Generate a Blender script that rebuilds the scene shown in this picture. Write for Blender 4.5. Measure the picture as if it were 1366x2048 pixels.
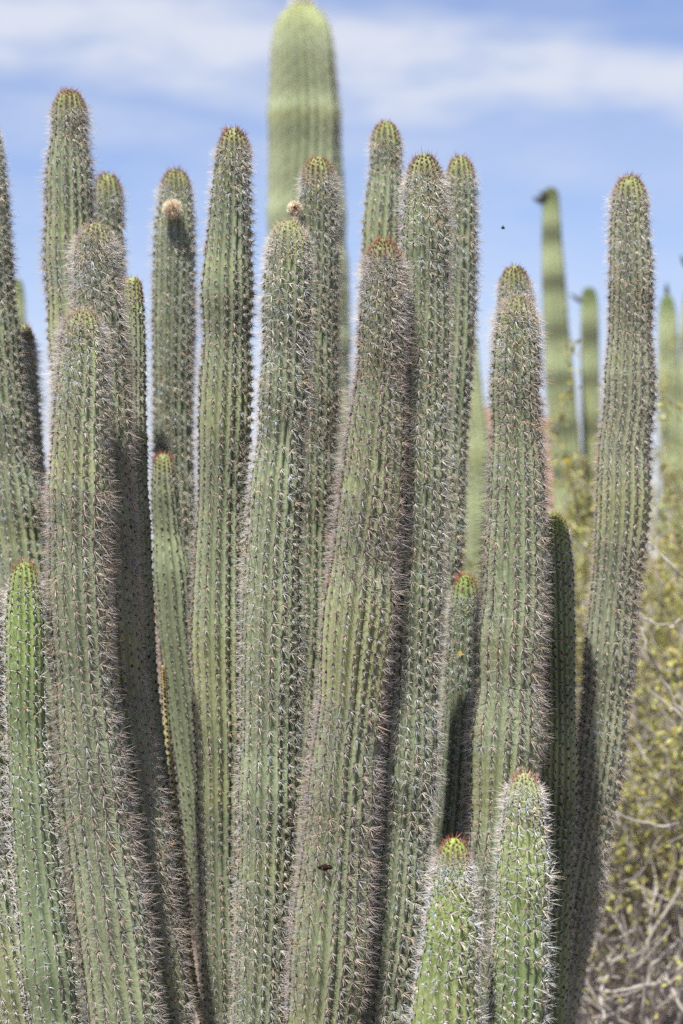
import bpy, math, random
import numpy as np
from mathutils import Vector

for o in list(bpy.data.objects):
    bpy.data.objects.remove(o, do_unlink=True)
SC = bpy.context.scene
COL = SC.collection
R = math.radians

# ------------------------------------------------------------------ camera
CAM_H, TILT = 1.30, R(1.8)
LENS, SENSOR = 85.0, 24.0
FPX = 1366 * LENS / SENSOR                      # focal length in photograph pixels
cam = bpy.data.cameras.new("camera")
cam.lens, cam.sensor_width, cam.sensor_fit = LENS, SENSOR, 'HORIZONTAL'
cam.clip_start, cam.clip_end = 0.1, 6000
cam.dof.use_dof = True
cam.dof.focus_distance = 4.0
cam.dof.aperture_fstop = 3.9
co = bpy.data.objects.new("camera", cam)
co.location = (0, 0, CAM_H)
co.rotation_euler = (R(90) + TILT, 0, 0)
COL.objects.link(co)
SC.camera = co

# ------------------------------------------------------------------ light
SUN_EL, SUN_AZ = R(60), R(21)                   # azimuth: left of straight behind the camera
sd = Vector((-math.sin(SUN_AZ) * math.cos(SUN_EL), -math.cos(SUN_AZ) * math.cos(SUN_EL), math.sin(SUN_EL)))
sun = bpy.data.lights.new("sun", 'SUN')
sun.energy, sun.angle, sun.color = 4.5, R(0.53), (1.0, 0.95, 0.87)
so = bpy.data.objects.new("sun", sun)
so.rotation_euler = sd.to_track_quat('Z', 'Y').to_euler()
so.location = (-3, -3, 6)
COL.objects.link(so)

W = bpy.data.worlds.new("World")
SC.world = W
W.use_nodes = True
nt = W.node_tree
nt.nodes.clear()
def N(t, typ, **kw):
    n = t.nodes.new(typ)
    for k, v in kw.items():
        setattr(n, k, v)
    return n
def math_node(t, op, a, b=None, c=None, clamp=False):
    n = t.nodes.new('ShaderNodeMath')
    n.operation, n.use_clamp = op, clamp
    for i, v in enumerate((a, b, c)):
        if v is None:
            continue
        if isinstance(v, (int, float)):
            n.inputs[i].default_value = v
        else:
            t.links.new(v, n.inputs[i])
    return n.outputs[0]
def mix_col(t, fac, a, b, mode='MIX'):
    n = t.nodes.new('ShaderNodeMix')
    n.data_type, n.blend_type = 'RGBA', mode
    for sock, v in ((n.inputs[0], fac), (n.inputs[6], a), (n.inputs[7], b)):
        if isinstance(v, (int, float)):
            sock.default_value = v
        elif isinstance(v, tuple):
            sock.default_value = v if len(v) == 4 else (*v, 1)
        else:
            t.links.new(v, sock)
    return n.outputs[2]
sky = N(nt, 'ShaderNodeTexSky', sky_type='NISHITA', sun_disc=False)
sky.sun_elevation = SUN_EL
sky.sun_rotation = math.atan2(sd.x, sd.y)
sky.altitude, sky.air_density, sky.dust_density, sky.ozone_density = 400, 1.0, 0.6, 3.2
tc = N(nt, 'ShaderNodeTexCoord')
sep = N(nt, 'ShaderNodeSeparateXYZ')
nt.links.new(tc.outputs['Generated'], sep.inputs[0])
dx, dy, dz = sep.outputs
az = math_node(nt, 'ARCTAN2', dx, dy)           # radians right of the view axis
el = math_node(nt, 'ARCSINE', dz)
def noise(t, vec, scale, detail=4, rough=0.55):
    n = t.nodes.new('ShaderNodeTexNoise')
    n.inputs['Scale'].default_value = scale
    n.inputs['Detail'].default_value = detail
    n.inputs['Roughness'].default_value = rough
    t.links.new(vec, n.inputs['Vector'])
    return n.outputs[0]
cmb = N(nt, 'ShaderNodeCombineXYZ')
nt.links.new(az, cmb.inputs[0])
nt.links.new(math_node(nt, 'MULTIPLY', el, 3.2), cmb.inputs[1])
wob = noise(nt, cmb.outputs[0], 9, 3, 0.5)
fine = noise(nt, cmb.outputs[0], 22, 4, 0.5)
# thin cirrus band whose height falls to the right, a softer second one and brightness above the horizon
def band(c0, slope, half, soft, wobble):
    c = math_node(nt, 'ADD', math_node(nt, 'MULTIPLY', az, slope), c0)
    c = math_node(nt, 'ADD', c, math_node(nt, 'MULTIPLY', math_node(nt, 'SUBTRACT', wob, 0.5), wobble))
    d = math_node(nt, 'ABSOLUTE', math_node(nt, 'SUBTRACT', el, c))
    m = N(nt, 'ShaderNodeMapRange', interpolation_type='SMOOTHSTEP')
    nt.links.new(d, m.inputs[0])
    m.inputs[1].default_value, m.inputs[2].default_value = half, half + soft
    m.inputs[3].default_value, m.inputs[4].default_value = 1, 0
    return m.outputs[0]
b1 = band(0.2165, -0.088, 0.007, 0.024, 0.045)
b2 = band(0.183, -0.06, 0.003, 0.018, 0.05)
low = N(nt, 'ShaderNodeMapRange', interpolation_type='SMOOTHSTEP')
nt.links.new(el, low.inputs[0])
low.inputs[1].default_value, low.inputs[2].default_value = 0.03, 0.18
low.inputs[3].default_value, low.inputs[4].default_value = 0.95, 0.0
cl = math_node(nt, 'MULTIPLY', b1, 0.95)
cl = math_node(nt, 'MAXIMUM', cl, math_node(nt, 'MULTIPLY', b2, 0.38))
cl = math_node(nt, 'MAXIMUM', cl, math_node(nt, 'MULTIPLY', low.outputs[0], math_node(nt, 'ADD', 0.55, math_node(nt, 'MULTIPLY', fine, 0.7))))
wisp = N(nt, 'ShaderNodeMapRange', interpolation_type='SMOOTHSTEP')
nt.links.new(noise(nt, cmb.outputs[0], 13, 6, 0.6), wisp.inputs[0])
wisp.inputs[1].default_value, wisp.inputs[2].default_value = 0.32, 0.62
wisp.inputs[3].default_value, wisp.inputs[4].default_value = 0.45, 1.0
cl = math_node(nt, 'MULTIPLY', cl, wisp.outputs[0], clamp=True)
cl = math_node(nt, 'MAXIMUM', cl, math_node(nt, 'MULTIPLY', math_node(nt, 'SUBTRACT', wisp.outputs[0], 0.45), 0.35))
tint = mix_col(nt, 1.0, sky.outputs[0], (0.86, 0.77, 0.86), 'MULTIPLY')
sc_ = mix_col(nt, cl, tint, (4.3, 4.55, 5.2))
bg = N(nt, 'ShaderNodeBackground')
bg.inputs[1].default_value = 0.086
nt.links.new(sc_, bg.inputs[0])
nt.links.new(bg.outputs[0], N(nt, 'ShaderNodeOutputWorld').inputs[0])

SC.view_settings.view_transform = 'Standard'
SC.view_settings.look = 'None'
SC.view_settings.gamma = 1
SC.view_settings.exposure = 1.0
SC.cycles.use_denoising = False
SC.cycles.max_bounces = 6

# ------------------------------------------------------------------ helpers
CT, ST = math.cos(TILT), math.sin(TILT)
def P(px, py, d):
    """the point the photograph shows at (px, py), d metres away along the view axis"""
    xc, yc = (px - 683) / FPX * d, -(py - 1024) / FPX * d
    return np.array([xc, d * CT - yc * ST, CAM_H + d * ST + yc * CT])

def new_mesh(name, V, F, mat, parent=None, col=None, smooth=True, mats=None, midx=None):
    """V (n,3); F: list of int arrays (m,3) or (m,4); one mesh object"""
    if not isinstance(F, list):
        F = [F]
    me = bpy.data.meshes.new(name)
    V = np.asarray(V, np.float32)
    me.vertices.add(len(V))
    me.vertices.foreach_set('co', V.ravel())
    idx = np.concatenate([f.ravel() for f in F]).astype(np.int32)
    tot = np.concatenate([np.full(len(f), f.shape[1], np.int32) for f in F])
    start = np.concatenate([[0], np.cumsum(tot)[:-1]]).astype(np.int32)
    me.loops.add(len(idx))
    me.loops.foreach_set('vertex_index', idx)
    me.polygons.add(len(tot))
    me.polygons.foreach_set('loop_start', start)
    me.polygons.foreach_set('loop_total', tot)
    me.polygons.foreach_set('use_smooth', np.full(len(tot), bool(smooth)))
    if col is not None:
        a = me.color_attributes.new('Col', 'FLOAT_COLOR', 'POINT')
        c = np.ones((len(V), 4), np.float32)
        c[:, :3] = col
        a.data.foreach_set('color', c.ravel())
    me.update(calc_edges=True)
    me.validate()
    for m in (mats or [mat]):
        me.materials.append(m)
    if midx is not None:
        me.polygons.foreach_set('material_index', np.asarray(midx, np.int32))
    o = bpy.data.objects.new(name, me)
    COL.objects.link(o)
    if parent is not None:
        o.parent = parent
    return o

def thing(name, label, cat, loc, group=None):
    o = bpy.data.objects.new(name, None)
    o.empty_display_size = 0.1
    o.location = [float(v) for v in loc]
    o['label'], o['category'] = label, cat
    if group:
        o['group'] = group
    COL.objects.link(o)
    return o

def material(name):
    m = bpy.data.materials.new(name)
    m.use_nodes = True
    t = m.node_tree
    b = t.nodes['Principled BSDF']
    return m, t, b

def smooth(x, a, b):
    t = np.clip((np.asarray(x, float) - a) / (b - a), 0, 1)
    return t * t * (3 - 2 * t)

# ------------------------------------------------------------------ materials
def mat_skin():
    m, t, b = material('cactus_skin')
    at = N(t, 'ShaderNodeVertexColor', layer_name='Col')
    tc = N(t, 'ShaderNodeTexCoord')
    n1 = noise(t, tc.outputs['Object'], 28, 5, 0.6)
    n2 = noise(t, tc.outputs['Object'], 190, 3, 0.6)
    n3 = noise(t, tc.outputs['Object'], 75, 3, 0.6)
    k = math_node(t, 'ADD', 0.62, math_node(t, 'ADD', math_node(t, 'MULTIPLY', n1, 0.42), math_node(t, 'MULTIPLY', n2, 0.36)))
    c = mix_col(t, 1.0, at.outputs[0], k, 'MULTIPLY')
    # corky tan specks
    m1 = N(t, 'ShaderNodeMapRange')
    t.links.new(n3, m1.inputs[0])
    m1.inputs[1].default_value, m1.inputs[2].default_value = 0.61, 0.72
    c = mix_col(t, math_node(t, 'MULTIPLY', m1.outputs[0], 0.55), c, (0.33, 0.30, 0.19))
    t.links.new(c, b.inputs['Base Color'])
    b.inputs['Roughness'].default_value = 0.62
    b.inputs['Specular IOR Level'].default_value = 0.3
    bp = N(t, 'ShaderNodeBump')
    bp.inputs['Strength'].default_value, bp.inputs['Distance'].default_value = 0.4, 0.002
    t.links.new(n2, bp.inputs['Height'])
    t.links.new(bp.outputs[0], b.inputs['Normal'])
    return m

def mat_attr(name, rough=0.6, spec=0.3, trans=0.0):
    m, t, b = material(name)
    at = N(t, 'ShaderNodeVertexColor', layer_name='Col')
    t.links.new(at.outputs[0], b.inputs['Base Color'])
    b.inputs['Roughness'].default_value = rough
    b.inputs['Specular IOR Level'].default_value = spec
    if trans:
        tr = N(t, 'ShaderNodeBsdfTranslucent')
        t.links.new(at.outputs[0], tr.inputs[0])
        ms = N(t, 'ShaderNodeMixShader')
        ms.inputs[0].default_value = trans
        t.links.new(b.outputs[0], ms.inputs[1])
        t.links.new(tr.outputs[0], ms.inputs[2])
        t.links.new(ms.outputs[0], t.nodes['Material Output'].inputs[0])
    return m

SKIN = mat_skin()
SPINE = mat_attr('spine', 0.5, 0.3)
FELT = mat_attr('areole_felt', 0.9, 0.05)
LEAF = mat_attr('shrub_leaf', 0.55, 0.3, 0.35)
PETAL = mat_attr('shrub_petal', 0.6, 0.2, 0.3)
BARK = mat_attr('shrub_bark', 0.85, 0.1)

# ------------------------------------------------------------------ spines
def cones(base, tip, rad, cb, ct, rng, sides=3, mid=0.22, cm=None):
    """thin needles: base ring, a ring a little way up (where the dark foot turns pale), one tip"""
    n = len(base)
    d = tip - base
    L = np.linalg.norm(d, axis=1, keepdims=True)
    d = d / np.maximum(L, 1e-6)
    a = np.where(np.abs(d[:, 2:3]) < 0.9, np.array([[0, 0, 1.0]]), np.array([[1.0, 0, 0]]))
    u = np.cross(d, a); u /= np.linalg.norm(u, axis=1, keepdims=True)
    v = np.cross(d, u)
    V, C = [], []
    for k in range(3):
        an = 2 * math.pi * k / 3
        V.append(base + (u * math.cos(an) + v * math.sin(an)) * rad[:, None]); C.append(cb)
    for k in range(3):
        an = 2 * math.pi * k / 3
        V.append(base + d * L * mid + (u * math.cos(an) + v * math.sin(an)) * (rad * 0.9)[:, None]); C.append(ct if cm is None else cm)
    V.append(tip); C.append(ct)
    V = np.stack(V, 1).reshape(-1, 3)
    C = np.stack(C, 1).reshape(-1, 3)
    o = (np.arange(n) * 7)[:, None]
    q = np.concatenate([o + np.array([[k, (k + 1) % 3, 3 + (k + 1) % 3, 3 + k]]) for k in range(3)])
    t = np.concatenate([o + np.array([[3 + k, 3 + (k + 1) % 3, 6]]) for k in range(3)])
    return V, [q, t], C

def dome_pads(c, n, u, w, rad, col):
    """low felt cushions at the areoles"""
    m = len(c)
    ring = 5
    V = [c + n * (rad * 0.8)[:, None]]
    for k in range(ring):
        an = 2 * math.pi * k / ring
        V.append(c - n * 0.0006 + (u * math.cos(an) * 1.25 + w * math.sin(an)) * rad[:, None])
    V = np.stack(V, 1).reshape(-1, 3)
    C = np.repeat(col, ring + 1, 0)
    o = (np.arange(m) * (ring + 1))[:, None]
    t = np.concatenate([o + np.array([[0, 1 + k, 1 + (k + 1) % ring]]) for k in range(ring)])
    return V, t, C

def resample(pts, depth, lean):
    pts = np.array(pts, float)
    wp = np.array([P(x, y, depth + lean * (y - 1024) / 1000) for x, y, _ in pts])
    rad = np.array([h / FPX * depth for _, _, h in pts])
    wob = np.random.default_rng(int(abs(pts[0, 0] * 7 + pts[0, 1])))
    if len(pts) > 6:
        wp[2:-1, 0] += wob.normal(0, 0.0012, len(pts) - 3)
        rad[2:-1] *= 1 + wob.normal(0, 0.012, len(pts) - 3)
    # carry the column on to the ground
    a, b = wp[-2], wp[-1]
    if b[2] > 0.0:
        sl = (b - a) / (a[2] - b[2])
        steps = 4
        zs = np.linspace(b[2], -0.03, steps + 1)[1:]
        ext = np.array([[b[0] + sl[0] * (b[2] - z) * 0.55, b[1] + sl[1] * (b[2] - z) * 0.5, z] for z in zs])
        wp = np.vstack([wp, ext])
        rad = np.concatenate([rad, rad[-1] * np.linspace(0.98, 0.8, steps)])
    s = np.concatenate([[0], np.cumsum(np.linalg.norm(np.diff(wp, axis=0), axis=1))])
    dense = np.linspace(0, s[-1], 900)
    C = np.stack([np.interp(dense, s, wp[:, k]) for k in range(3)], 1)
    Rr = np.interp(dense, s, rad)
    k = max(3, int(0.05 / (dense[1]))) | 1
    ker = np.hanning(k + 2)[1:-1]; ker /= ker.sum()
    def sm(x):
        pl = 2 * x[0] - x[1:k + 1][::-1]; pr = 2 * x[-1] - x[-k - 1:-1][::-1]
        return np.convolve(np.concatenate([pl, x, pr]), ker, 'same')[k:-k]
    C = np.stack([sm(C[:, i]) for i in range(3)], 1)
    Rr = sm(Rr)
    return dense, C, Rr

GREY = dict(old=(0.185, 0.22, 0.135), young=(0.205, 0.245, 0.095), spine=(0.58, 0.55, 0.49), foot=(0.035, 0.028, 0.024))
def cactus(pts, depth, label, seed, ribs=17, spacing=0.0185, L=0.0225, nsp=21, sr=0.00049, lean=0.0, amp=0.20,
           old=None, young=None, spine=None, greenlen=0.14, tipcol=(0.23, 0.085, 0.04), tiplen=0.011, down=0.35, flat=0.85, crown=0.05,
           group='spiny cactus columns standing in the dense clump', name='columnar_cactus', cat='cactus',
           ds=0.006, white=0.16, bands=0.05, tip_n=7, sub=6, dome=1.08, tipshow=True, bandcol=0.0, felt=0.0031):
    rng = np.random.default_rng(seed)
    old = np.array(old or GREY['old']); young = np.array(young or GREY['young']); spc = np.array(spine or GREY['spine'])
    S, Cc, Rr = resample(pts, depth, lean)
    root = thing(name, label, cat, Cc[-1] * [1, 1, 0], group)
    base = np.array(root.location)
    tot = S[-1]
    # growth bands: slow 1-D noise
    ks = np.arange(0, tot + 0.4, 0.075)
    kv = rng.normal(0, 1, len(ks))
    def band(s):
        return np.interp(s, ks, kv)
    r0 = Rr[0]
    Ld = dome * np.interp(0.04, S, Rr)
    def radius(s):
        s = np.asarray(s, float)
        f = np.sqrt(np.clip(1 - np.clip(1 - s / Ld, 0, 1) ** 2.2, 0, 1))
        return np.interp(s, S, Rr) * f * (1 + bands * band(s) * smooth(s, 0.03, 0.1)) * 0.97
    def centre(s):
        return np.stack([np.interp(s, S, Cc[:, k]) for k in range(3)], -1)
    def frame(s):
        t = centre(s - 0.004) - centre(s + 0.004)
        t0 = Cc[0] - Cc[12]
        t = np.where((np.asarray(s) < 0.008)[..., None], t0, t)
        t = t / np.linalg.norm(t, axis=-1, keepdims=True)
        x = np.cross(t, np.array([0, 1.0, 0])) * -1
        x = np.cross(np.array([0, 1.0, 0]), t) if False else np.stack([t[..., 2], 0 * t[..., 0], -t[..., 0]], -1)
        x = x / np.linalg.norm(x, axis=-1, keepdims=True)
        y = np.cross(t, x)
        return t, x, y
    tip_n = max(1, int(tip_n * rng.uniform(0.6, 1.35))); tiplen *= rng.uniform(0.75, 1.2)
    tipcol = tuple(np.array(tipcol) * rng.uniform(0.75, 1.25) + rng.uniform(0, 0.04, 3))
    twist = rng.normal(0, 0.12)
    ph0 = rng.uniform(0, 6.28)
    wv = rng.uniform(0, 6.28)
    def theta(k, s):
        return ph0 + 2 * math.pi * k / ribs + twist * s + 0.05 * np.sin(s * 7 + wv)
    vis = np.interp(2100, [p[1] for p in pts], np.linspace(0, 1, len(pts)))
    slow = max(0.2, (pts[-1][1] - pts[0][1]) / FPX * depth)      # length seen in the picture
    # ---- rings
    s_list = list(Ld * (1 - np.cos(np.linspace(0.02, math.pi / 2, 14))) * 0.6)
    s_ = s_list[-1]
    while s_ < tot:
        s_ += ds if s_ < slow else ds * 4
        s_list.append(min(s_, tot))
    s = np.array(s_list)
    M = ribs * sub
    rel = np.arange(M) / sub                                     # rib units
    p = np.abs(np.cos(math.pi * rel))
    ph_rib = rng.uniform(0, 1, ribs)
    rr = radius(s)
    t, x, y = frame(s)
    th = ph0 + 2 * math.pi * rel[None, :] / ribs + twist * s[:, None] + 0.05 * np.sin(s[:, None] * 7 + wv)
    ribvar = rng.normal(0, 0.018, ribs)[np.round(rel).astype(int) % ribs]
    A = amp * smooth(s, 0.0, 0.03)[:, None]
    rad = rr[:, None] * (1 - A * (1 - p[None, :]) + ribvar[None, :] * smooth(s, .02, .08)[:, None])
    kk = np.round(rel).astype(int) % ribs
    bump = np.cos(2 * math.pi * (s[:, None] / spacing + -(kk[None, :] * 0.382) % 1))
    rad = rad * (1 + 0.022 * bump * p[None, :] ** 2 * smooth(s, 0.01, 0.05)[:, None] * (s[:, None] < slow))
    V = centre(s)[:, None, :] + rad[..., None] * (np.cos(th)[..., None] * x[:, None, :] + np.sin(th)[..., None] * y[:, None, :])
    V = V.reshape(-1, 3)
    n_r = len(s)
    i, j = np.meshgrid(np.arange(n_r - 1), np.arange(M), indexing='ij')
    F = np.stack([i * M + j, (i + 1) * M + j, (i + 1) * M + (j + 1) % M, i * M + (j + 1) % M], -1).reshape(-1, 4)[:, ::-1]
    apex = Cc[0][None] + t[:1] * 0.0005
    V = np.vstack([V, apex])
    cap = np.stack([np.full(M, len(V) - 1), np.arange(M), (np.arange(M) + 1) % M], -1)
    g = 1 - smooth(s, 0.0, greenlen)
    c = old[None] * (1 - g[:, None]) + young[None] * g[:, None]
    c = c * (1 + 0.15 * band(s + 0.05) * (s > greenlen * 0.4))[:, None]
    bl = smooth(band(s * 0.8 + 0.1), 0.6, 1.5) * 0.6 * smooth(s, 0.1, 0.3)          # yellower growth rings
    c = c * (1 - bl[:, None]) + np.array([0.245, 0.265, 0.13]) * bl[:, None]
    if bandcol:
        c = c * (1 - bandcol * (0.5 + 0.5 * np.cos(2 * math.pi * s / 0.21 + 0.5 * band(s * 0.3))) ** 1.5)[:, None]
    c = np.clip(c, 0.01, 1)
    cc = np.repeat(c, M, 0)
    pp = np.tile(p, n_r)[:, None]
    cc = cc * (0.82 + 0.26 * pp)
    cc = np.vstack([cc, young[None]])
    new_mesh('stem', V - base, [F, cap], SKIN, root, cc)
    # ---- areoles
    sp_ = []
    s_ = 0.004
    while s_ < min(tot - 0.02, slow + 0.25):
        sp_.append(s_)
        s_ += spacing * (0.34 + 0.66 * float(smooth(s_, 0.0, 0.11)))
    sp_ = np.array(sp_)
    kx = np.repeat(np.arange(ribs), len(sp_))
    step = np.gradient(sp_)
    sx = np.tile(sp_, ribs) + np.tile(step, ribs) * ((kx * 0.382) % 1 + rng.normal(0, 0.10, len(kx)))
    sx = np.maximum(sx, 0.003)
    keep = rng.random(len(kx)) > 0.02
    kx, sx = kx[keep], sx[keep]
    tt, xx, yy = frame(sx)
    a_ = theta(kx, sx)
    rdir = np.cos(a_)[:, None] * xx + np.sin(a_)[:, None] * yy
    rv = radius(sx) * (1 + ribvar[kx * sub] * smooth(sx, .02, .08))
    slope = (radius(sx + 0.003) - radius(np.maximum(sx - 0.003, 0))) / 0.006
    n = rdir + tt * np.clip(slope, -0.3, 4)[:, None]
    n /= np.linalg.norm(n, axis=1, keepdims=True)
    w = np.cross(tt, rdir)
    u = np.cross(n, w); u *= np.sign((u * tt).sum(1, keepdims=True) + 1e-9)
    c0 = centre(sx) + rdir * rv[:, None]
    gy = 1 - smooth(sx, 0.0, 0.09)
    pc = np.tile(np.array([[0.030, 0.021, 0.017]]), (len(sx), 1)) * rng.uniform(0.6, 1.6, (len(sx), 1))
    tipm = 1 - smooth(sx, 0.02, 0.06)
    pc = pc * (1 - tipm[:, None]) + np.array([0.11, 0.035, 0.014]) * tipm[:, None]
    odd = (rng.random(len(sx)) < 0.03 * (sx < 0.5)) & (sx > 0.04)
    pc[odd] = np.array([0.22, 0.085, 0.02])
    od2 = (rng.random(len(sx)) < 0.003 * (sx < 0.5)) & (sx > 0.05)
    pc[od2] = np.array([0.42, 0.30, 0.03])
    pr = felt * (0.75 + 0.4 * rng.random(len(sx))) * (0.6 + 0.4 * smooth(sx, 0, .06))
    pr[od2] *= 1.5
    Vp, Fp, Cp = dome_pads(c0, n, u, w, pr, pc)
    ao = new_mesh('areoles', Vp - base, Fp, FELT, root, Cp)
    ao['kind'] = 'stuff'
    # ---- spines
    rep = np.full(len(sx), nsp) + rng.integers(-2, 3, len(sx))
    rep = np.where(sx > slow + 0.05, np.maximum(3, rep // 2), np.maximum(4, rep))
    ii = np.repeat(np.arange(len(sx)), rep)
    m = len(ii)
    jj = np.concatenate([np.arange(r) for r in rep])
    phi = 2 * math.pi * (jj / np.repeat(rep, rep)) + rng.normal(0, 0.30, m) + np.repeat(rng.uniform(0, 6.28, len(sx)), rep)
    central = rng.random(m) < 0.24
    al = np.where(central, rng.uniform(0.15, 0.75, m), rng.uniform(flat, 1.36, m))
    nn, uu, ww = n[ii], u[ii], w[ii]
    d = nn * np.cos(al)[:, None] + (uu * np.sin(phi)[:, None] + ww * np.cos(phi)[:, None] * 1.1) * np.sin(al)[:, None]
    sxi = sx[ii]
    yb = 1 - smooth(sxi, crown * 0.16, crown)                                # round the tip the needles stand up
    d = d - uu * (down * rng.uniform(0.2, 1.5, m) * (1 - yb))[:, None] + tt[ii] * (0.75 * yb)[:, None] + nn * 0.12
    d /= np.linalg.norm(d, axis=1, keepdims=True)
    ln = L * np.where(central, rng.uniform(0.75, 1.35, m), rng.uniform(0.45, 1.0, m)) * (0.55 + 0.45 * smooth(sxi, 0.0, 0.05)) * (1 - 0.6 * yb)
    wear = 0.82 + 0.26 * np.sin(sx * 9.0 + kx * 0.55 + wv) * np.sin(sx * 3.7 - kx * 0.8 + ph0)
    ln = ln * np.clip(wear, 0.5, 1.15)[ii]
    ln = ln * (1 - 0.35 * smooth(band(sx * 0.8 + 0.1), 0.6, 1.5) * smooth(sx, 0.1, 0.3))[ii]
    b0 = c0[ii] + (uu * rng.normal(0, 1, m)[:, None] + ww * rng.normal(0, 1, m)[:, None]) * 0.0007
    e0 = b0 + d * ln[:, None]
    tone = rng.uniform(0.65, 1.2, (m, 1)) * np.repeat(rng.uniform(0.8, 1.15, len(sx)), rep)[:, None]
    warm = np.repeat(rng.normal(0, 0.05, len(sx)), rep)[:, None]
    wt = (1 - smooth(sxi, white * 0.6, white * 1.5))[:, None] * 0.55 * smooth(sxi, 0.015, 0.05)[:, None]
    ct = spc[None] * (1 - wt) + np.array([0.76, 0.75, 0.70]) * wt
    ct = ct * tone * (1 + warm * np.array([[1, 0, -1.0]]))
    ct = ct * (1 - yb[:, None] * 0.8) + np.array(tipcol) * yb[:, None] * 0.8
    cb = np.tile(np.array(GREY['foot']), (m, 1))
    cm = ct * 0.8
    ra = sr * rng.uniform(0.75, 1.2, m)
    Vs, Fs, Cs = cones(b0, e0, ra, cb, ct, rng, cm=cm, mid=0.14)
    so_ = new_mesh('spines', Vs - base, Fs, SPINE, root, np.clip(Cs, 0.005, 0.85), smooth=False)
    so_['kind'] = 'stuff'
    # ---- reddish bristles crowning the tip
    if tipshow:
        q = tip_n * 12
        st = rng.uniform(0.0, 1, q) ** 0.8 * 0.016
        an = rng.uniform(0, 6.28, q)
        t2, x2, y2 = frame(st)
        rd = np.cos(an)[:, None] * x2 + np.sin(an)[:, None] * y2
        b1_ = centre(st) + rd * (radius(st) * 0.97)[:, None]
        dd = t2 * rng.uniform(0.5, 1.3, q)[:, None] + rd * rng.uniform(0.2, 0.9, q)[:, None] + rng.normal(0, 0.22, (q, 3))
        dd /= np.linalg.norm(dd, axis=1, keepdims=True)
        e1 = b1_ + dd * (tiplen * rng.uniform(0.5, 1.5, q))[:, None]
        tc_ = np.array(tipcol)[None] * rng.uniform(0.5, 1.6, (q, 1)) + rng.random((q, 1)) ** 3 * np.array([[0.16, 0.09, 0.02]])
        Vt, Ft, Ct = cones(b1_, e1, np.full(q, sr * 1.05), tc_ * 0.5, tc_, rng)
        to = new_mesh('tip_bristles', Vt - base, Ft, SPINE, root, np.clip(Ct, .005, .8), smooth=False)
        to['kind'] = 'stuff'
    return dict(root=root, base=base, depth=depth, centre=centre, radius=radius, frame=frame, S=S, ribs=ribs)

def uv_ball(c, r, nu=16, nv=10, squash=(1, 1, 1), rng=None, jit=0.0):
    V, F = [], []
    for i in range(nv + 1):
        ph = math.pi * i / nv
        for j in range(nu):
            th = 2 * math.pi * j / nu
            V.append([math.sin(ph) * math.cos(th) * squash[0], math.sin(ph) * math.sin(th) * squash[1], math.cos(ph) * squash[2]])
    for i in range(nv):
        for j in range(nu):
            F.append([i * nu + j, i * nu + (j + 1) % nu, (i + 1) * nu + (j + 1) % nu, (i + 1) * nu + j])
    V = np.array(V) * r
    if rng is not None and jit:
        V *= 1 + rng.normal(0, jit, (len(V), 1))
    return V + np.asarray(c), np.array(F)[:, ::-1]

def dried_fruit(k, px, py, rad_px, d, seed, label=None):
    """woolly seed ball with golden bristles, on the face of a column"""
    rng = np.random.default_rng(seed)
    c = P(px, py, d)
    r = rad_px / FPX * d
    V, F = uv_ball(c, r * 0.72, rng=rng, jit=0.03)
    f = new_mesh('dried_fruit', V - k['base'], F, FELT, k['root'], np.tile([[0.50, 0.37, 0.24]], (len(V), 1)))
    if label:
        f['label'] = label
    q = 900
    n = rng.normal(0, 1, (q, 3)); n /= np.linalg.norm(n, axis=1, keepdims=True)
    b = c + n * r * 0.66
    dd = n + rng.normal(0, 0.3, (q, 3)); dd /= np.linalg.norm(dd, axis=1, keepdims=True)
    e = b + dd * (r * rng.uniform(0.2, 0.5, q))[:, None]
    tone = rng.uniform(0.6, 1.15, (q, 1))
    ct = np.array([[0.84, 0.72, 0.56]]) * tone
    # the sunken brown eye in its middle, facing outwards
    eye = (n[:, 1] < -0.93)
    ct[eye] = [0.07, 0.035, 0.02]
    Vs, Fs, Cs = cones(b, e, np.full(q, 0.0007), ct * 0.6, ct, rng)
    s = new_mesh('fruit_bristles', Vs - k['base'], Fs, SPINE, f, np.clip(Cs, .01, .8), smooth=False)
    s['kind'] = 'stuff'

def bud(k, a, b, d, r, col=(0.05, 0.045, 0.03), seed=0):
    """pointed flower bud from photograph point a to b"""
    rng = np.random.default_rng(seed)
    A, B = P(*a, d), P(*b, d)
    ax = B - A; L_ = np.linalg.norm(ax); ax /= L_
    u = np.cross(ax, [0, 1, 0]); u /= np.linalg.norm(u); v = np.cross(ax, u)
    prof = [(-.05, .55), (.15, .8), (.4, 1), (.62, .8), (.82, .42), (.95, .3), (1.04, .12)]
    m = 10
    V = np.array([A + ax * L_ * t + (u * math.cos(2 * math.pi * j / m) + v * math.sin(2 * math.pi * j / m)) * r * f * (1 + .1 * (j % 2)) for t, f in prof for j in range(m)])
    F = np.array([[i * m + j, i * m + (j + 1) % m, (i + 1) * m + (j + 1) % m, (i + 1) * m + j] for i in range(len(prof) - 1) for j in range(m)])
    c = np.tile([list(col)], (len(V), 1)) * rng.uniform(.7, 1.4, (len(V), 1))
    new_mesh('flower_bud', V - k['base'], F, FELT, k['root'], c)

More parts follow.
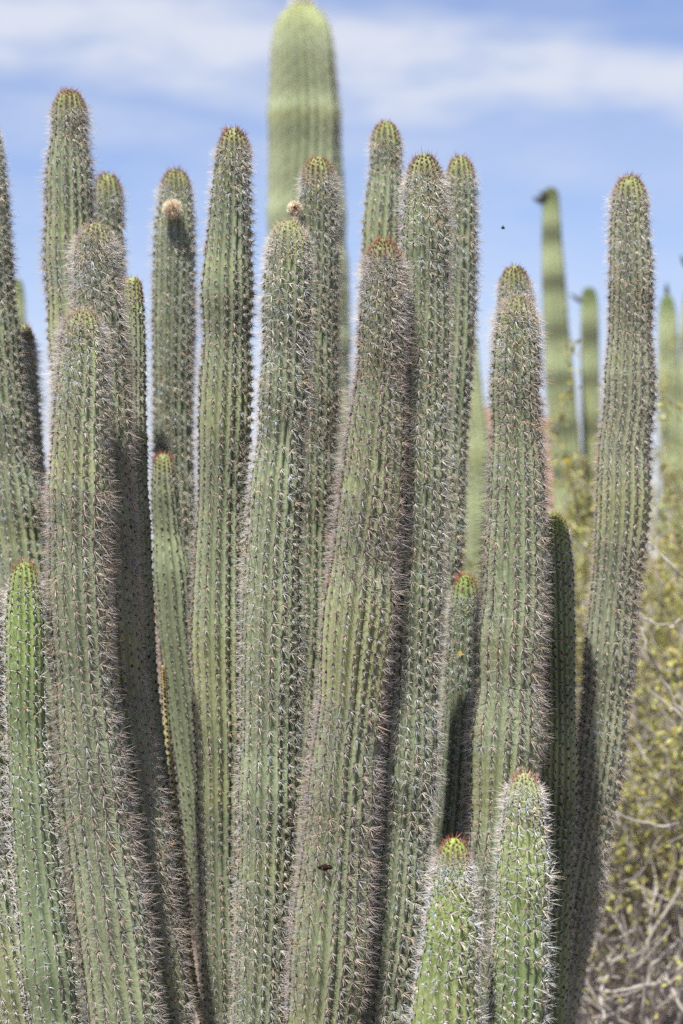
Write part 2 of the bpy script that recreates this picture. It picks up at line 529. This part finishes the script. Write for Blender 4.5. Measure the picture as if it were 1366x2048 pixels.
# ------------------------------------------------------------------ ground and hills
def mat_ground():
    m, t, b = material('desert_soil')
    tc = N(t, 'ShaderNodeTexCoord')
    n1 = noise(t, tc.outputs['Object'], 0.6, 6, 0.6)
    n2 = noise(t, tc.outputs['Object'], 22, 6, 0.7)
    c = mix_col(t, n1, (0.22, 0.155, 0.115), (0.32, 0.235, 0.18))
    c = mix_col(t, math_node(t, 'MULTIPLY', n2, 0.5), c, (0.13, 0.10, 0.08))
    t.links.new(c, b.inputs['Base Color'])
    b.inputs['Roughness'].default_value = 0.95
    bp = N(t, 'ShaderNodeBump')
    bp.inputs['Strength'].default_value, bp.inputs['Distance'].default_value = 0.8, 0.03
    t.links.new(n2, bp.inputs['Height'])
    t.links.new(bp.outputs[0], b.inputs['Normal'])
    return m
g = 2500
gx = np.concatenate([[-g, -600, -150, -40], np.linspace(-12, 12, 61), [40, 150, 600, g]])
gy_ = np.concatenate([[-g, -600, -150, -40], np.linspace(-6, 22, 71), [40, 90, 200, 600, g]])
X, Y = np.meshgrid(gx, gy_, indexing='ij')
Z = 0.03 * np.sin(X * 1.3 + .4) * np.cos(Y * 1.1) + 0.015 * np.sin(X * 3.7 + Y * 2.9)
Z = Z * (np.abs(X) < 14) * (Y < 24) * (Y > -8)
a, b_ = len(gx), len(gy_)
i, j = np.meshgrid(np.arange(a - 1), np.arange(b_ - 1), indexing='ij')
F = np.stack([i * b_ + j, (i + 1) * b_ + j, (i + 1) * b_ + j + 1, i * b_ + j + 1], -1).reshape(-1, 4)
go = new_mesh('ground', np.stack([X, Y, Z], -1).reshape(-1, 3), F, mat_ground())
go['kind'] = 'structure'

def mat_rock():
    m, t, b = material('red_rock')
    tc = N(t, 'ShaderNodeTexCoord')
    n1 = noise(t, tc.outputs['Object'], 0.12, 7, 0.65)
    n2 = noise(t, tc.outputs['Object'], 0.9, 5, 0.65)
    c = mix_col(t, n1, (0.17, 0.095, 0.072), (0.29, 0.18, 0.14))
    c = mix_col(t, math_node(t, 'MULTIPLY', n2, 0.35), c, (0.20, 0.16, 0.10))
    t.links.new(c, b.inputs['Base Color'])
    b.inputs['Roughness'].default_value = 0.95
    return m
rng = np.random.default_rng(5)
hx = np.linspace(300, 1500, 110)
crest = np.interp(hx, [300, 560, 700, 830, 930, 1000, 1060, 1120, 1180, 1240, 1300, 1360, 1500], [1176, 1165, 1100, 960, 880, 868, 878, 905, 965, 1045, 1100, 1128, 1170])
D = 320.0
hv = []
dep = np.linspace(-1, 1, 31)
lump = rng.normal(0, 1, (12, 3))
for q_, (x_, c_) in enumerate(zip(hx, crest)):
    for e in dep:
        pt = P(x_, 1176, D + e * 70)
        hgt = (1176 - c_) / FPX * D * (1 - abs(e) ** 1.5)
        r_ = sum(0.5 ** (k // 3) * math.sin(0.09 * (k + 1) * pt[0] * (1 + .1 * lump[k, 0]) + lump[k, 1] * 3 + 0.07 * (k + 1) * pt[1]) for k in range(12))
        hv.append([pt[0], pt[1], hgt * (1 + 0.10 * r_) - 0.3])
hn = len(dep)
i, j = np.meshgrid(np.arange(len(hx) - 1), np.arange(hn - 1), indexing='ij')
F = np.stack([i * hn + j, (i + 1) * hn + j, (i + 1) * hn + j + 1, i * hn + j + 1], -1).reshape(-1, 4)
ho = new_mesh('hills', hv, F, mat_rock())
ho['kind'] = 'structure'

# small stones lying about on the soil
rng = np.random.default_rng(17)
q = 5000
c0 = np.stack([rng.uniform(-5, 5, q), rng.uniform(1.5, 12, q), np.zeros(q)], 1)
c0[:, 2] = 0.03 * np.sin(c0[:, 0] * 1.3 + .4) * np.cos(c0[:, 1] * 1.1) + 0.015 * np.sin(c0[:, 0] * 3.7 + c0[:, 1] * 2.9)
sz = 0.004 + 0.022 * rng.random(q) ** 4
o6 = np.array([[1, 0, 0], [0, 1, 0], [-1, 0, 0], [0, -1, 0], [0, 0, .7], [0, 0, -.7]], float)
V = (c0[:, None] + o6[None] * sz[:, None, None] * rng.uniform(0.6, 1.3, (q, 6, 1))).reshape(-1, 3)
t8 = np.array([[0, 1, 4], [1, 2, 4], [2, 3, 4], [3, 0, 4], [1, 0, 5], [2, 1, 5], [3, 2, 5], [0, 3, 5]])
F = ((np.arange(q) * 6)[:, None, None] + t8[None]).reshape(-1, 3)
gv = new_mesh('gravel', V, F, FELT, None, np.repeat(np.array([[0.26, 0.20, 0.16]]) * rng.uniform(0.5, 1.4, (q, 1)), 6, 0), smooth=False)
gv['kind'] = 'stuff'
gv['label'], gv['category'] = 'small stones and gravel scattered over the pinkish desert soil', 'gravel'

# ------------------------------------------------------------------ the clump
TAN = (0.52, 0.465, 0.41)
PALE = (0.72, 0.70, 0.65)
K = {}
K['A'] = cactus([(-42, 215, 30), (-40, 300, 42), (-28, 450, 47), (-16, 600, 47), (-8, 700, 47), (2, 800, 48), (14, 920, 51), (28, 1040, 54), (50, 1180, 55), (75, 1350, 55), (100, 1600, 55), (130, 1900, 55), (145, 2060, 55)], 4.62,
    'tall grey-green column cut off at the side, its ribs bending towards the mound of columns', 11)
K['A2'] = cactus([(45, 650, 16), (46, 690, 22), (48, 760, 25), (54, 880, 27), (62, 1000, 29), (75, 1150, 32), (95, 1400, 34), (120, 2060, 36)], 4.85,
    'short brown-tipped column mostly hidden behind the cut-off column', 12, ribs=14)
K['B'] = cactus([(138, 180, 26), (138, 240, 36), (138, 320, 43), (137, 420, 48), (139, 520, 50), (145, 620, 50), (150, 720, 50), (160, 900, 52), (175, 1150, 52), (200, 1450, 52), (240, 1800, 52), (265, 2060, 52)], 4.5,
    'tall thick column reaching highest in the clump, green band and yellow specks below its tip', 13, spine=TAN)
K['C'] = cactus([(214, 347, 22), (215, 395, 29), (217, 480, 32), (221, 580, 33), (226, 700, 34), (233, 900, 35), (250, 1200, 36), (280, 1500, 38), (330, 1850, 40), (350, 2060, 40)], 4.85,
    'slim short column with orange tip peeking out behind the tallest thick column', 14, ribs=14)
K['D0'] = cactus([(191, 446, 28), (191, 500, 41), (196, 580, 46), (203, 680, 49), (209, 800, 49), (213, 950, 49), (219, 1100, 49), (228, 1230, 49), (241, 1370, 50), (262, 1520, 50), (284, 1680, 50), (299, 1800, 46), (319, 1930, 45), (338, 2060, 45)], 4.12,
    'column with spreading pale crown spines between the tallest thick column and the fuzzy front column', 15, spine=TAN, L=0.028, crown=0.03, tipcol=(0.40, 0.30, 0.22))
K['D1'] = cactus([(168, 618, 28), (166, 665, 42), (165, 740, 49), (163, 850, 53), (158, 980, 56), (156, 1100, 58), (160, 1220, 60), (168, 1360, 62), (179, 1500, 65), (192, 1630, 67), (207, 1750, 67), (222, 1850, 68), (236, 1950, 69), (252, 2070, 70)], 3.96,
    'fuzzy front column densely covered in long pinkish grey spines, curving beside the short green column', 16, spine=TAN, L=0.027, ribs=17, nsp=21, crown=0.03, tipcol=(0.40, 0.30, 0.22))
K['E'] = cactus([(50, 1124, 22), (48, 1170, 32), (47, 1240, 39), (49, 1400, 42), (57, 1550, 44), (70, 1700, 48), (86, 1850, 51), (98, 1950, 53), (112, 2070, 54)], 3.93,
    'short bright green column with orange-brown tip beside the fuzzy front column', 17, old=(0.175, 0.22, 0.125), young=(0.185, 0.26, 0.08), spine=PALE, nsp=8, down=0.12, greenlen=0.42, L=0.021, white=0.4, ribs=14)
K['E2'] = cactus([(-36, 1150, 22), (-33, 1230, 38), (-30, 1400, 43), (-26, 1560, 45), (-16, 1700, 46), (2, 1840, 48), (20, 1960, 50), (42, 2070, 50)], 3.98,
    'grey spined column half outside the frame beside the short bright green column', 18, spine=PALE, down=0.15, L=0.028)
K['F'] = cactus([(265, 553, 17), (266, 600, 21), (267, 700, 23), (270, 850, 24), (274, 1000, 25), (279, 1150, 26), (287, 1320, 28), (302, 1500, 30), (324, 1680, 31), (341, 1850, 30), (350, 2060, 28)], 4.33,
    'thin column standing in deep shade beside the narrow strip of sky', 19, L=0.015, nsp=7, ribs=14)
K['G'] = cactus([(351, 338, 22), (352, 385, 31), (351, 450, 37), (347, 560, 41), (346, 700, 42), (348, 850, 42), (352, 1000, 42), (360, 1200, 42), (374, 1450, 42), (395, 1700, 42), (425, 1850, 42), (462, 1960, 42), (495, 2070, 42)], 4.85,
    'column carrying a round tan dried fruit just below its tip', 20)
dried_fruit(K['G'], 345, 418, 22, 4.79, 3, 'round tan bristly fruit')
K['G2'] = cactus([(326, 907, 18), (327, 960, 24), (334, 1050, 31), (343, 1150, 36), (351, 1250, 39), (361, 1350, 38), (371, 1450, 34), (381, 1550, 28), (392, 1700, 22), (405, 1850, 18), (420, 1980, 17), (436, 2070, 17)], 4.66,
    'short column with yellow-green tip standing below the column with the dried fruit', 21, greenlen=0.05, white=0.01, L=0.013, nsp=9, amp=0.24, ribs=14, spine=TAN)
K['sunlit_edge'] = cactus([(326, 1330, 4), (329, 1380, 6), (336, 1480, 7), (349, 1620, 9), (361, 1740, 9), (372, 1850, 9), (381, 1940, 9), (393, 1990, 10), (418, 2070, 10)], 4.5,
    'thin yellow knobbly strip standing in for the sunlit lower edge of the short yellow-tipped column', 41, ribs=5, L=0.006, nsp=4, spacing=0.012, old=(0.42, 0.39, 0.19), young=(0.36, 0.36, 0.15), greenlen=0.1, tip_n=2, group=None, name='sunlit_edge_strip', cat='sunlit_edge')  # added strip, no separate plant: yellow colour paints the sunlit lower edge of G2
K['H'] = cactus([(467, 256, 23), (467, 305, 33), (464, 370, 40), (459, 450, 46), (456, 540, 49), (453, 700, 51), (450, 900, 52), (445, 1100, 53), (440, 1300, 53), (440, 1500, 52), (443, 1700, 50), (449, 1900, 48), (454, 2070, 47)], 4.3,
    'tall straight column with red-brown tip standing between the fruit-bearing column and the blurred giant', 22, spine=TAN, L=0.020)
K['I'] = cactus([(578, 441, 30), (579, 490, 41), (576, 560, 46), (571, 650, 49), (566, 800, 50), (556, 950, 51), (547, 1100, 53), (543, 1250, 57), (540, 1400, 58), (535, 1600, 57), (528, 1800, 55), (518, 2070, 52)], 4.1,
    'grey-green column with whitish crown in front of the blurred giant saguaro', 23, spine=(0.60, 0.57, 0.51), white=0.4, crown=0.03, tipcol=(0.40, 0.30, 0.22))
K['J'] = cactus([(636, 314, 24), (637, 360, 33), (637, 430, 39), (636, 520, 42), (634, 650, 44), (630, 800, 45), (624, 1000, 46), (615, 1200, 46), (607, 1400, 46), (598, 1600, 45), (592, 1800, 45), (586, 2070, 45)], 4.45,
    'red-tipped column just before the blurred giant saguaro with a tan dried fruit at its side', 24, spine=TAN)
dried_fruit(K['J'], 590, 418, 17, 4.42, 4, 'tan bristly fruit at the side')
K['L'] = cactus([(767, 478, 25), (767, 520, 36), (765, 600, 44), (760, 700, 50), (755, 800, 54), (747, 900, 58), (737, 1000, 61), (727, 1110, 64), (718, 1220, 65), (710, 1320, 65), (702, 1420, 65), (692, 1520, 66), (683, 1620, 69), (674, 1720, 72), (666, 1820, 74), (658, 1920, 76), (645, 2070, 78)], 3.98,
    'broad central front column bristling with long pinkish spines, a dark wound low on it', 25, spine=(0.49, 0.435, 0.39), L=0.027, nsp=22, greenlen=0.13, ribs=19, old=(0.18, 0.207, 0.122), down=0.2)
K['M'] = cactus([(772, 242, 21), (771, 285, 30), (771, 360, 35), (768, 450, 38), (765, 580, 40), (757, 850, 42), (745, 1150, 44), (725, 1600, 44), (710, 2070, 44)], 4.72,
    'slender brown-tipped column rising behind the broad central front column', 26, ribs=14, spine=TAN)
K['N'] = cactus([(848, 308, 24), (849, 350, 35), (849, 420, 42), (849, 500, 46), (848, 620, 48), (845, 750, 49), (841, 900, 49), (838, 1050, 50), (833, 1200, 51), (827, 1350, 53), (820, 1500, 55), (808, 1650, 55), (796, 1800, 55), (783, 1950, 55), (770, 2070, 55)], 4.035,
    'tall column with dark bristled red tip pressed against the broad central front column', 27)
K['O'] = cactus([(920, 312, 20), (921, 355, 28), (919, 430, 33), (916, 530, 36), (912, 650, 37), (905, 800, 37), (898, 930, 37), (889, 1060, 37), (880, 1200, 37), (868, 1400, 38), (858, 1600, 38), (848, 1800, 38), (835, 2070, 38)], 4.6,
    'slim column with a dark shaded flank leaning behind the tall dark-bristled column', 28, ribs=14)
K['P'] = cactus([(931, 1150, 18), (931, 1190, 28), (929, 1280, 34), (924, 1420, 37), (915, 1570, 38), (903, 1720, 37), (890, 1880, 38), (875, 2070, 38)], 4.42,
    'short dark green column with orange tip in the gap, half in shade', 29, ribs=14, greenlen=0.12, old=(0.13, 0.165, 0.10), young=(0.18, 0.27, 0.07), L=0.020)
K['Q2'] = cactus([(1028, 531, 21), (1029, 570, 30), (1032, 640, 33), (1034, 800, 35), (1030, 1100, 38), (1015, 1500, 42), (985, 2070, 42)], 4.55,
    'column showing only its green dome behind the white-crowned column', 30)
K['Q'] = cactus([(1035, 592, 27), (1034, 634, 39), (1033, 700, 44), (1034, 800, 48), (1034, 900, 52), (1033, 1000, 54), (1031, 1100, 58), (1026, 1200, 62), (1020, 1300, 65), (1015, 1400, 67), (1010, 1500, 67), (1001, 1650, 65), (988, 1800, 62), (970, 2070, 60)], 4.18,
    'white-crowned column thickening downwards behind the short pale green column', 31, spine=(0.53, 0.475, 0.415), L=0.028, white=0.12, crown=0.026, tipcol=(0.42, 0.34, 0.26))
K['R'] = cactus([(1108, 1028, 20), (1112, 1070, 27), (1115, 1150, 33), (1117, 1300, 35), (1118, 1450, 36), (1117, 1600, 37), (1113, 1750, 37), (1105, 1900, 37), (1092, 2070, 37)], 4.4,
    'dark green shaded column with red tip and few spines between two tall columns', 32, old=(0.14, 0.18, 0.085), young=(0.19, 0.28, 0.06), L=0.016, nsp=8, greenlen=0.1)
K['S'] = cactus([(1259, 350, 23), (1260, 395, 34), (1261, 460, 39), (1261, 560, 43), (1259, 680, 46), (1255, 800, 49), (1250, 900, 50), (1246, 1000, 51), (1238, 1100, 52), (1227, 1220, 51), (1217, 1350, 50), (1205, 1480, 49), (1190, 1600, 47), (1167, 1730, 44), (1147, 1860, 42), (1123, 1980, 41), (1103, 2070, 41)], 4.5,
    'tall curving column standing apart beside the creosote bush', 33, spine=(0.53, 0.475, 0.415), old=(0.205, 0.23, 0.15), L=0.021)
K['T'] = cactus([(1048, 1546, 26), (1048, 1590, 38), (1048, 1650, 44), (1046, 1740, 48), (1042, 1850, 52), (1036, 1950, 55), (1028, 2070, 57)], 3.82,
    'short pale green column with tan tip bristles and white starry spines', 34, old=(0.155, 0.205, 0.09), young=(0.25, 0.31, 0.125), spine=(0.66, 0.64, 0.58), nsp=15, flat=1.05, down=0.1, greenlen=0.35, L=0.0215, white=0.6, ribs=16, sr=0.00056, crown=0.03, tipcol=(0.27, 0.15, 0.09))
K['U'] = cactus([(908, 1676, 24), (908, 1712, 32), (907, 1770, 39), (905, 1830, 48), (901, 1900, 56), (897, 1970, 62), (890, 2070, 68)], 3.74,
    'lowest column, lime green dome with red-orange tip above white starry spines', 35, old=(0.13, 0.18, 0.06), young=(0.225, 0.305, 0.06), spine=(0.68, 0.66, 0.62), nsp=15, flat=1.05, down=0.1, greenlen=0.2, L=0.0235, white=0.9, ribs=17, sr=0.00056, tipcol=(0.27, 0.085, 0.02))

# the dark wound low on the central column
def scar(k, px, py, d):
    rng = np.random.default_rng(8)
    c = P(px, py, d)
    V, F = uv_ball(c, 0.009, 24, 14, (1.35, 0.5, 0.5), rng, 0.07)
    new_mesh('scar', V - k['base'], F, FELT, k['root'], np.tile([[0.02, 0.012, 0.010]], (len(V), 1)))
scar(K['L'], 650, 1735, 3.98 - 0.060)

# ------------------------------------------------------------------ blurred saguaros behind
SG = dict(name='saguaro', group='blurred saguaros standing behind the clump', ds=0.02, sub=6, white=0.05, tipshow=False, bands=0.018)
sg_old, sg_young = (0.29, 0.335, 0.185), (0.36, 0.44, 0.07)
K['big'] = cactus([(604, 5, 45), (604, 50, 57), (606, 120, 67), (608, 200, 72), (610, 300, 76), (613, 430, 80), (618, 620, 84), (622, 900, 88), (622, 1300, 88), (620, 1700, 86)], 11.2,
    'giant blurred saguaro towering above the clump, bright green patch on its top', 51, ribs=24, spacing=0.028, L=0.030, nsp=6, sr=0.0010, old=(0.27, 0.315, 0.19), young=(0.32, 0.37, 0.15), greenlen=0.2, dome=1.15, amp=0.26, spine=(0.60, 0.57, 0.48), bandcol=0.10, tipcol=(0.55, 0.53, 0.42), felt=0.004, tip_n=60, tiplen=0.03, **{**SG, 'white': 0.25, 'tipshow': True})
def far_sag(pts, d, label, seed, **kw):
    return cactus(pts, d, label, seed, **{**dict(ribs=14, spacing=0.035, L=0.015, nsp=3, sr=0.0012, old=sg_old, young=(0.13, 0.19, 0.05), greenlen=0.15, amp=0.22, bandcol=0.65, spine=(0.3, 0.3, 0.2), tipcol=(.12, .12, .06), felt=0.003), **SG, **kw})
K['V'] = far_sag([(1101, 374, 15), (1102, 410, 18), (1104, 480, 21), (1107, 560, 24), (1113, 660, 27), (1121, 780, 29), (1131, 900, 31), (1139, 1000, 32), (1148, 1200, 33), (1155, 1500, 33)], 10.5,
    'thin blurred saguaro with a beak-like bud, next to the tall curving column', 52)
bud(K['V'], (1090, 404), (1066, 396), 10.5, 0.016)
bud(K['V'], (1094, 392), (1078, 384), 10.47, 0.012, seed=1)
K['Wm'] = far_sag([(1178, 574, 14), (1179, 615, 18), (1180, 700, 19), (1182, 800, 19), (1186, 920, 20), (1192, 1060, 21), (1198, 1300, 22)], 10.8,
    'short dark-topped blurred saguaro with a twig-like bud beside its tip', 53, bandcol=0.55)
bud(K['Wm'], (1166, 606), (1140, 588), 10.8, 0.010)
K['X'] = far_sag([(1334, 588, 10), (1335, 625, 17), (1337, 700, 20), (1339, 800, 22), (1342, 920, 23), (1344, 1060, 24), (1346, 1300, 25)], 10.2,
    'blurred pale saguaro with a pointed top and small dark bud', 54, bandcol=0.25, dome=1.3)
bud(K['X'], (1334, 592), (1333, 566), 10.2, 0.010)
K['Y'] = far_sag([(1392, 560, 17), (1388, 620, 25), (1386, 720, 27), (1385, 900, 28), (1385, 1300, 29)], 9.6,
    'blurred saguaro cut off by the frame edge beside the pointed-top saguaro', 55, bandcol=0.3)
bud(K['Y'], (1378, 535), (1362, 512), 9.6, 0.014)
K['Zs'] = far_sag([(925, 640, 22), (930, 700, 27), (938, 800, 30), (948, 900, 33), (956, 1000, 34), (962, 1200, 35)], 9.0,
    'blurred pale leaning saguaro between the slim shaded column and the white-crowned one', 56, bandcol=0.1)
K['Zl'] = far_sag([(32, 556, 12), (34, 600, 16), (36, 700, 18), (40, 900, 19), (44, 1200, 20)], 10.0,
    'blurred pale saguaro tip showing beside the cut-off column', 57, bandcol=0.1)

# ------------------------------------------------------------------ creosote bushes
def tube_chain(paths, sides=5):
    """paths: list of (pts (n,3), radii (n)) -> one mesh"""
    Vs, Fs, off = [], [], 0
    for pts, rad in paths:
        n = len(pts)
        d = np.gradient(pts, axis=0)
        d /= np.linalg.norm(d, axis=1, keepdims=True) + 1e-9
        u = np.cross(d, np.array([0.31, 0.92, 0.2])); u /= np.linalg.norm(u, axis=1, keepdims=True) + 1e-9
        v = np.cross(d, u)
        an = 2 * math.pi * np.arange(sides) / sides
        V = pts[:, None] + rad[:, None, None] * (u[:, None] * np.cos(an)[None, :, None] + v[:, None] * np.sin(an)[None, :, None])
        Vs.append(V.reshape(-1, 3))
        i, j = np.meshgrid(np.arange(n - 1), np.arange(sides), indexing='ij')
        Fs.append(off + np.stack([i * sides + j, i * sides + (j + 1) % sides, (i + 1) * sides + (j + 1) % sides, (i + 1) * sides + j], -1).reshape(-1, 4))
        off += n * sides
    return np.vstack(Vs), np.vstack(Fs)

def grow(rng, p, d, L, r, depth, out, tips, up=0.10, wig=0.20):
    n = 7
    pts = [p]
    dd = d.copy()
    for _ in range(n):
        dd = dd + rng.normal(0, wig, 3) + np.array([0, 0, up])
        dd /= np.linalg.norm(dd)
        pts.append(pts[-1] + dd * L / n)
    pts = np.array(pts)
    out.append((pts, np.linspace(r, r * 0.55, n + 1)))
    if depth == 0:
        tips.append(pts)
        return
    for k in range(rng.integers(2, 5)):
        q = rng.integers(3, n + 1)
        nd = (pts[q] - pts[q - 1]); nd /= np.linalg.norm(nd)
        nd = nd + rng.normal(0, 0.55, 3); nd /= np.linalg.norm(nd)
        grow(rng, pts[q], nd, L * rng.uniform(0.55, 0.85), r * 0.6, depth - 1, out, tips, up, wig)

def creosote(loc, height, seed, label, stems=12, leaves=26, depth=3, spread=0.75, flowers=0.02, leaf=0.011, bare=0.35, extra=None, green=(0.34, 0.325, 0.11)):
    rng = np.random.default_rng(seed)
    root = thing('creosote_bush', label, 'bush', (loc[0], loc[1], 0), 'creosote bushes behind the cacti')
    base = np.array(root.location)
    out, tips = [], []
    for k in range(stems):
        an = 2 * math.pi * k / stems + rng.normal(0, 0.3)
        d = np.array([math.cos(an) * spread * rng.uniform(0.3, 1), math.sin(an) * spread * rng.uniform(0.3, 1), 1.0]); d /= np.linalg.norm(d)
        grow(rng, base + np.array([math.cos(an), math.sin(an), 0]) * rng.uniform(0.02, 0.14) + np.array([0, 0, -0.02]), d, height * rng.uniform(0.36, 0.5), rng.uniform(0.007, 0.013), depth, out, tips)
    if extra:
        out += extra
    V, F = tube_chain(out)
    tone = rng.uniform(0.7, 1.3, (len(V), 1))
    hz = np.clip(V[:, 2:3] / height, 0, 1)
    c = (np.array([[0.40, 0.37, 0.335]]) * (1 - hz * 0.3)) * tone
    bo = new_mesh('branches', V - base, F, BARK, root, np.clip(c, 0, 1))
    bo['kind'] = 'stuff'
    # leaves along the last twigs, fewer low down
    tp = np.concatenate(tips)
    w = np.clip((tp[:, 2] / height - bare * 0.6) / 0.4, 0.04, 1)
    m = int(len(tips) * leaves)
    pick = rng.choice(len(tp), m, p=w / w.sum())
    c0 = tp[pick] + rng.normal(0, 0.014, (m, 3))
    n = rng.normal(0, 1, (m, 3)) + np.array([0, 0, 0.5]); n /= np.linalg.norm(n, axis=1, keepdims=True)
    a = rng.normal(0, 1, (m, 3)); a -= n * (a * n).sum(1, keepdims=True); a /= np.linalg.norm(a, axis=1, keepdims=True)
    b = np.cross(n, a)
    sz = leaf * rng.uniform(0.6, 1.4, (m, 1))
    V = np.stack([c0 - a * sz, c0 + b * sz * 0.45 + n * sz * .1, c0 + a * sz, c0 - b * sz * 0.45 + n * sz * .1], 1).reshape(-1, 3)
    F = np.arange(m * 4).reshape(-1, 4)
    cl_ = np.array([list(green)]) * rng.uniform(0.45, 1.6, (m, 1)) * (1 + rng.normal(0, 0.05, (m, 3)))
    lo = new_mesh('leaves', V - base, F, LEAF, root, np.repeat(np.clip(cl_, .005, .6), 4, 0), smooth=False)
    lo['kind'] = 'stuff'
    q = int(m * flowers)
    if q:
        pk = rng.choice(m, q, replace=False)
        fc = c0[pk] + rng.normal(0, 0.006, (q, 3))
        n = rng.normal(0, 1, (q, 3)) + np.array([0, -0.4, 0.6]); n /= np.linalg.norm(n, axis=1, keepdims=True)
        a = rng.normal(0, 1, (q, 3)); a -= n * (a * n).sum(1, keepdims=True); a /= np.linalg.norm(a, axis=1, keepdims=True)
        b = np.cross(n, a)
        vv = [fc]
        for k in range(10):
            rr = 0.009 if k % 2 == 0 else 0.0045
            vv.append(fc + (a * math.cos(k * math.pi / 5) + b * math.sin(k * math.pi / 5)) * rr + n * rr * 0.35)
        V = np.stack(vv, 1).reshape(-1, 3)
        o = (np.arange(q) * 11)[:, None]
        F = np.concatenate([o + np.array([[0, 1 + k, 1 + (k + 1) % 10]]) for k in range(10)])
        fo = new_mesh('flowers', V - base, F, PETAL, root, np.repeat(np.where(rng.random((q, 1)) < 0.7, np.array([[0.72, 0.70, 0.50]]), np.array([[0.60, 0.42, 0.03]])), 11, 0), smooth=False)
        fo['kind'] = 'stuff'
    return root

def poly(px, d, r0, r1, seed):
    rng = np.random.default_rng(seed)
    p = np.array([P(x, y, d + rng.normal(0, .02)) for x, y in px])
    s = np.linspace(0, len(p) - 1, len(p) * 4)
    q = np.stack([np.interp(s, np.arange(len(p)), p[:, k]) for k in range(3)], 1)
    q[1:-1] += rng.normal(0, 0.003, (len(q) - 2, 3))
    return (q, np.linspace(r0, r1, len(q)))
bare_twigs = [poly([(1480, 1300), (1400, 1250), (1366, 1240), (1310, 1250), (1280, 1225)], 5.45, .004, .002, 1),
              poly([(1400, 1460), (1352, 1410), (1320, 1350), (1290, 1290), (1275, 1250)], 5.45, .0042, .002, 2),
              poly([(1400, 1180), (1350, 1140), (1310, 1095), (1290, 1080)], 5.45, .0035, .0018, 3),
              poly([(1480, 1700), (1400, 1640), (1330, 1655), (1270, 1640), (1215, 1620)], 5.6, .005, .002, 4),
              poly([(1440, 1500), (1366, 1430), (1300, 1380)], 5.6, .004, .002, 5),
              poly([(1400, 2080), (1330, 1960), (1270, 1975), (1200, 1990)], 5.8, .007, .003, 6),
              poly([(1320, 2150), (1290, 2020), (1300, 1930), (1360, 1880)], 5.8, .007, .004, 7)]
creosote(P(1400, 1176, 6.9), 1.85, 61, 'large olive-yellow creosote bush with bare grey lower twigs filling the lower corner', stems=18, leaves=46, extra=bare_twigs, flowers=0.035)
creosote(P(1290, 1176, 6.4), 1.1, 66, 'low half-dead grey bush of tangled bare twigs in the lower corner', stems=38, leaves=10, spread=1.1, flowers=0.0)
creosote(P(1440, 1176, 7.6), 1.25, 67, 'small grey bush tangled behind the low half-dead one', stems=30, leaves=26, spread=1.1, flowers=0.0)
creosote(P(1250, 1176, 8.6), 1.5, 62, 'creosote bush seen low behind the foot of the tall curving column', stems=13, leaves=44)
creosote(P(1165, 1176, 9.4), 1.95, 63, 'tall creosote bush growing around the foot of the thin blurred saguaro', stems=13, leaves=44, flowers=0.015)
creosote(P(955, 1176, 9.8), 1.75, 64, 'creosote bush around the foot of the blurred leaning saguaro', stems=13, leaves=44)
creosote(P(1365, 1176, 9.2), 1.8, 65, 'tallest creosote bush, its sprigs reaching up over the pointed-top saguaro', stems=13, leaves=44, flowers=0.015)

# ------------------------------------------------------------------ a passing insect
ir = thing('flying_insect', 'tiny dark insect flying against the blue sky', 'insect', P(1006, 456, 4.4))
V, F = uv_ball((0, 0, 0), 0.0026, 10, 8, (1.5, 0.8, 0.8))
new_mesh('body', V, F, FELT, ir, np.tile([[0.02, 0.02, 0.02]], (len(V), 1)))
for sgn in (-1, 1):
    w = np.array([[0, 0, 0.0015], [0.0015, sgn * 0.003, 0.0035], [-0.001, sgn * 0.0055, 0.004], [-0.0022, sgn * 0.003, 0.003], [0.0003, sgn * 0.0030, 0.0030]])
    new_mesh('wing', w, np.array([[0, 1, 4], [1, 2, 4], [2, 3, 4], [3, 0, 4]]), FELT, ir, np.tile([[0.2, 0.2, 0.2]], (5, 1)))
